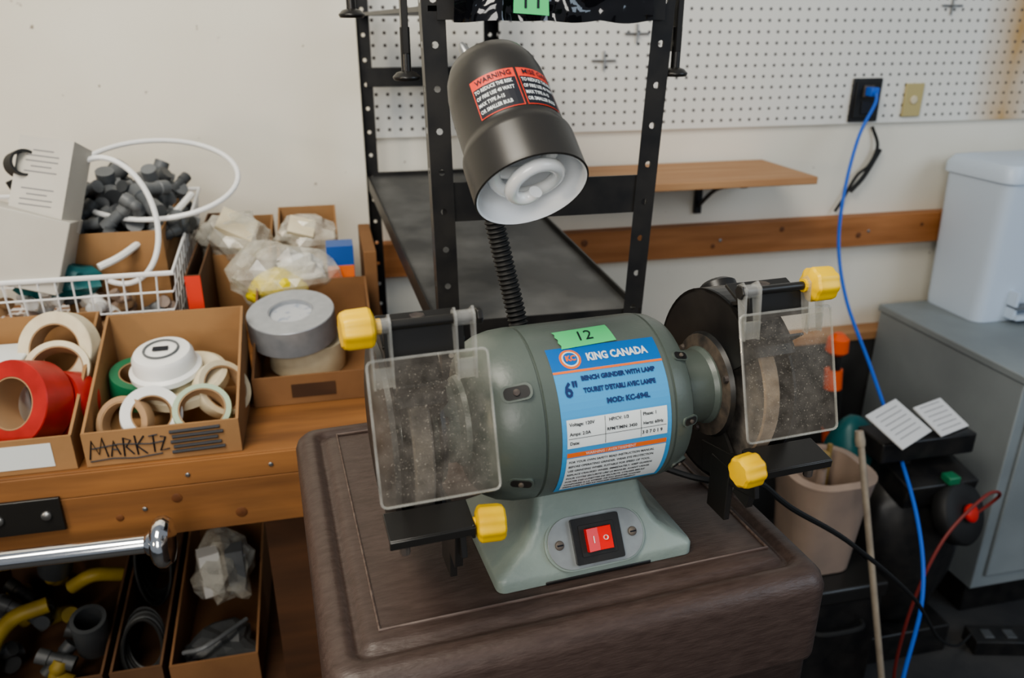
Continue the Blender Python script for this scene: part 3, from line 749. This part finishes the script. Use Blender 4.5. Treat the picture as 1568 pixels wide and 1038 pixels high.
b = B(); b.lathe([(.018,0),(.022,0),(.022,.05),(.018,.05)],(-.515,1.50,1.225),(.5,-.8,.2),'rubber',24,closed=True); b.cyl((-.53,1.52,1.2),(-.50,1.52,1.12),.018,'rubber',14); b.fin('black_hose_end')

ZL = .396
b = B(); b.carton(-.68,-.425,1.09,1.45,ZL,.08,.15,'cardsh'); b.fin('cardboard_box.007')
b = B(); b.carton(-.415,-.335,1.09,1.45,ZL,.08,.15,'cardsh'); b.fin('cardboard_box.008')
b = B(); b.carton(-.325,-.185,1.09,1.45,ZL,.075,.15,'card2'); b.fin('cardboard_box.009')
b = B()
def pipe(c, ax, ro, h, k): b.ring(c, ax, ro, ro*.75, h, k, seg=24)
pipe((-.53,1.30,.575),(.3,-.3,.9),.028,.09,'pvcd'); pipe((-.455,1.17,.50),(.1,-.3,.9),.028,.08,'pvcd')
b.tube(smooth_path([(-.62,1.14,.44),(-.605,1.16,.50),(-.58,1.20,.525),(-.53,1.22,.53)],6),.014,'yelold',10); b.tube(smooth_path([(-.52,1.30,.50),(-.48,1.30,.52),(-.44,1.32,.50)],6),.013,'yelold',10)
for i in range(16): fitting(b,(rnd.uniform(-.65,-.45),rnd.uniform(1.13,1.4),.43+rnd.uniform(0,.05)),.03,rnd.choice(['rubber','pvcd','yelold','pvcd']),rnd)
b.fin('pipe_fittings.002')
b = B()
for i in range(8):
    b.tube(loop((-.375,1.29+.006*i,.53),(1,.1*math.sin(i),0),(0,.3,1),.030+.001*(i%3),.075,0,360,30)[:-1],.003,'rubber',6,closed=True)
for i in range(6):
    b.tube(loop((-.375,1.14+.006*i,.47),(1,.2*math.sin(i),0),(0,.6,1),.032,.05,0,360,30)[:-1],.003,'pvcd' if i%2 else 'rubber',6,closed=True)
b.fin('coiled_cables')
b = B(); b.blob((-.255,1.30,.50),(.050,.07,.06),'bag',22,.5,1.6,3); b.box((-.275,1.27,.515),(.035,.03,.09),'white',Matrix.Rotation(.3,3,'Z')); b.box((-.23,1.27,.515),(.03,.03,.09),'pvc',Matrix.Rotation(.1,3,'Z'))
b.blob((-.255,1.16,.43),(.055,.05,.03),'pvcd',41,.5,1.6,3)
b.tube(smooth_path([(-.31,1.13,.46),(-.27,1.12,.475),(-.21,1.18,.47)],6),.004,'pvc'); b.fin('plastic_bag.003', angle=0)

# ------------------------------------------------------------------ right side
b = B()
b.b2(1.345,1.430,1.880,1.887,1.205,1.315,'black')
b.b2(1.352,1.423,1.876,1.880,1.215,1.305,'rubber')
b.b2(1.372,1.403,1.872,1.876,1.225,1.258,'ink'); b.b2(1.372,1.403,1.872,1.876,1.268,1.298,'dust')
b.b2(1.376,1.398,1.845,1.872,1.272,1.294,'blue')
b.fin('wall_outlet', bevel=.002)
b = B(); b.b2(1.505,1.560,1.880,1.887,1.215,1.30,'outlet2'); b.lathe([(.012,0),(.010,.004)],(1.532,1.88,1.258),(0,-1,0),'cream',16); b.fin('wall_switch', bevel=.002)
b = B(); b.tube(smooth_path([(1.43,1.893,1.19),(1.45,1.885,1.14),(1.43,1.88,1.09),(1.40,1.885,1.06),(1.37,1.885,1.0),(1.35,1.885,.965)],8),.004,'rubber')
b.tube(smooth_path([(1.46,1.885,1.13),(1.42,1.88,1.06),(1.385,1.88,1.02)],6),.006,'rubber'); b.fin('hanging_wire')
b = B()
b.tube(smooth_path([(1.388,1.85,1.283),(1.365,1.81,1.26),(1.31,1.78,1.18),(1.265,1.74,1.05),(1.245,1.70,.92),(1.235,1.62,.80),(1.22,1.48,.69),(1.195,1.34,.59),(1.16,1.18,.47),(1.11,1.07,.36),(1.06,1.02,.20),(1.03,.98,.08),(1.01,.95,.006),(.98,.92,.006)],12),.0042,'blue',8)
b.fin('blue_extension_cord')
b = B()
b.b2(1.51,2.15,1.32,1.83,.10,.68,'cabg'); b.b2(1.53,2.13,1.35,1.83,0,.099,'black')
b.b2(1.505,2.155,1.315,1.834,.6805,.70,'cabg'); b.b2(1.54,1.82,1.312,1.3198,.14,.65,'cabg'); b.b2(1.84,2.12,1.312,1.3198,.14,.65,'cabg')
b.b2(1.79,1.80,1.295,1.3118,.35,.47,'steel')
b.fin('gray_metal_cabinet', bevel=.003)
b = B()
def br(z, hx, hy, r=.03): return [V((1.80+x,1.735+y,z)) for x, y in rrect(hx,hy,r,5)]
b.loft([br(.701,.148,.100),br(.72,.150,.102),br(1.06,.156,.112),br(1.075,.157,.113)],'binw')
b.loft([br(1.0755,.163,.119),br(1.10,.163,.119),br(1.118,.152,.11),br(1.124,.125,.085)],'binw')
b.b2(1.74,1.86,1.595,1.64,.715,.728,'binw'); b.b2(1.735,1.865,1.598,1.632,.745,.75,'pvc')
b.b2(1.735,1.745,1.605,1.640,.715,.79,'binw'); b.b2(1.855,1.865,1.605,1.640,.715,.79,'binw')
b.fin('step_trash_bin', angle=40)
b = B()
def bk_(z, hx, hy, r): return [V((.975+x,1.26+y,z)) for x, y in rrect(hx,hy,r,6)]
b.loft([bk_(.341,.07,.065,.04),bk_(.50,.082,.078,.05),bk_(.560,.092,.090,.065),bk_(.572,.094,.092,.065),bk_(.574,.074,.072,.05),bk_(.50,.068,.064,.045),bk_(.35,.055,.05,.035)],'beige')
b.fin('plastic_waste_bin', angle=50)
b = B(); b.b2(.86,1.09,1.15,1.36,0,.335,'black'); b.b2(.855,1.095,1.145,1.365,.30,.338,'blackm'); b.tube(smooth_path([(.91,1.145,.25),(.93,1.12,.25),(1.02,1.12,.25),(1.04,1.145,.25)],5),.006,'rubber'); b.fin('dark_box_stand', bevel=.006)  # added black box under the bin, keeps this low corner dark
b = B(); b.cyl((.965,1.25,.36),(.930,1.21,.62),.010,'beige',14); b.cyl((1.00,1.28,.36),(1.01,1.30,.60),.006,'rust',12); b.lathe([(.012,0),(.018,.01),(.012,.03)],(.930,1.21,.61),(-.05,-.03,1),'rust',14); b.fin('tool_handles')
b = B()
b.cyl((1.33,1.66,.05),(1.29,1.70,.62),.014,'black',14); b.cyl((1.293,1.695,.52),(1.29,1.70,.575),.024,'orange',16); b.cyl((1.303,1.688,.40),(1.295,1.693,.52),.022,'black',16); b.cyl((1.308,1.685,.36),(1.303,1.688,.40),.024,'orange',16)
b.lathe([(.02,0),(.030,.01),(.028,.045),(.012,.06)],(1.29,1.70,.62),(0,0,1),'orange',18)
b.lathe([(.09,0),(.10,.01),(.07,.05),(.02,.06)],(1.332,1.658,.001),(0,0,1),'black',28)
b.fin('string_trimmer')
b = B()
b.blob((1.26,1.34,.28),(.14,.12,.25),'black',31,.12,1.2,4); b.blob((1.17,1.43,.30),(.10,.08,.28),'teal',35,.1,1.2,4)
b.lathe([(.03,0),(.065,.002),(.072,.010),(.072,.035),(.065,.042),(.03,.044)],(1.290,1.23,.43),(.30,-.85,.45),'rubber',40)
b.lathe([(.018,0),(.022,.012),(.012,.016)],(1.303,1.192,.450),(.30,-.85,.45),'redk',24)
b.box((1.26,1.29,.49),(.18,.12,.06),'black',Matrix.Rotation(.2,3,'X')); b.box((1.28,1.235,.515),(.03,.03,.02),'greentape')
b.b2(1.17,1.39,1.24,1.44,0,.08,'black')
b.b2(1.12,1.36,1.27,1.36,.55,.60,'black'); b.b2(1.20,1.23,1.30,1.34,.5,.56,'black')
b.fin('shop_vacuum', bevel=.004, angle=60)
b = B()
for c_, d_, rz_, in (((1.165,1.29,.637),(.13,.10,.003),.45),((1.30,1.32,.622),(.10,.085,.003),.3)):
    Rr = Matrix.Rotation(rz_,3,'Z') @ Matrix.Rotation(.45,3,'X'); b.box(c_,d_,'paper',Rr)
    for i in range(6): b.box(V(c_)+Rr @ V((-.0,.035-.013*i,.002)),(d_[0]*.7,.0015,.0006),'textgray',Rr)
b.fin('instruction_leaflets')
b = B(); b.cyl((1.005,.93,.004),(.949,1.135,.70),.0065,'rodm',16); b.lathe([(.009,0),(.010,.01),(.008,.03)],(.949,1.135,.695),(-.08,.28,.95),'rodm',14); b.fin('metal_rod')
b = B()
b.tube(smooth_path([(1.31,1.20,.42),(1.35,1.17,.50),(1.28,1.14,.53),(1.18,1.12,.45),(1.12,1.10,.30),(1.12,1.1,.10),(1.2,1.12,.006)],10),.0035,'redc')
b.tube(smooth_path([(1.0,1.06,.006),(1.1,1.12,.02),(1.25,1.15,.006),(1.15,1.05,.006),(1.05,1.06,.02),(1.2,1.12,.02)],10),.004,'redc')
b.fin('red_cables')
b = B()
Rz = Matrix.Rotation(rad(-14),3,'Z')
b.box((1.60,1.20,.022),(.30,.06,.04),'black',Rz)
for i in range(5): b.box(V((1.60,1.20,.0425))+Rz @ V((-.11+.055*i,0,0)),(.025,.03,.004),'pvcd',Rz)
b.fin('power_bar', bevel=.004)
b = B()
for i in range(5):
    b.tube(loop((1.16,1.06,.008+.009*i),(1,0,0),(0,1,0),.09+.006*math.sin(i*2),.06,0,360,40)[:-1],.0045,'rubber',6,closed=True)
b.fin('coiled_power_cord')

# ------------------------------------------------------------------ lights
def area(name, loc, tgt, size, power, col):
    l = bpy.data.lights.new(name,'AREA'); l.size = size; l.energy = power; l.color = col
    o = bpy.data.objects.new(name,l); COL.objects.link(o); o.location = loc
    o.rotation_euler = (V(tgt)-V(loc)).to_track_quat('-Z','Y').to_euler(); return o
area('ceiling_light_warm', (-.7,.2,2.9), (-.2,1.7,1.2), 1.0, 44, (1,.93,.80))
area('window_light_cool', (2.6,-.8,2.2), (1.0,1.4,.6), 1.4, 22, (.70,.84,1))
area('front_fill', (-.5,-1.3,1.9), (.2,.7,1.1), .9, 20, (1,.96,.90))  # added key light behind the camera, brightens the inside of the lamp shade
area('highlight_fill_warm', (-1.5,-.1,1.35), (.05,.55,1.13), .16, 5, (1,.80,.55))  # added small warm light for a highlight on the motor's left end
w = bpy.data.worlds.new('world'); SC.world = w; w.use_nodes = True
w.node_tree.nodes['Background'].inputs[0].default_value = (.86,.92,1,1); w.node_tree.nodes['Background'].inputs[1].default_value = .26
try: SC.view_settings.look = 'AgX - Medium High Contrast'
except Exception: pass

# ------------------------------------------------------------------ camera
cd = bpy.data.cameras.new('camera'); cam = bpy.data.objects.new('camera', cd); COL.objects.link(cam)
cam.location = (0,0,1.45); cam.rotation_euler = (rad(90-22), 0, rad(-13))
cd.sensor_width = 36; cd.lens = 27.57; cd.clip_start = .02
cd.dof.use_dof = True; cd.dof.focus_distance = .72; cd.dof.aperture_fstop = 6.5
SC.camera = cam
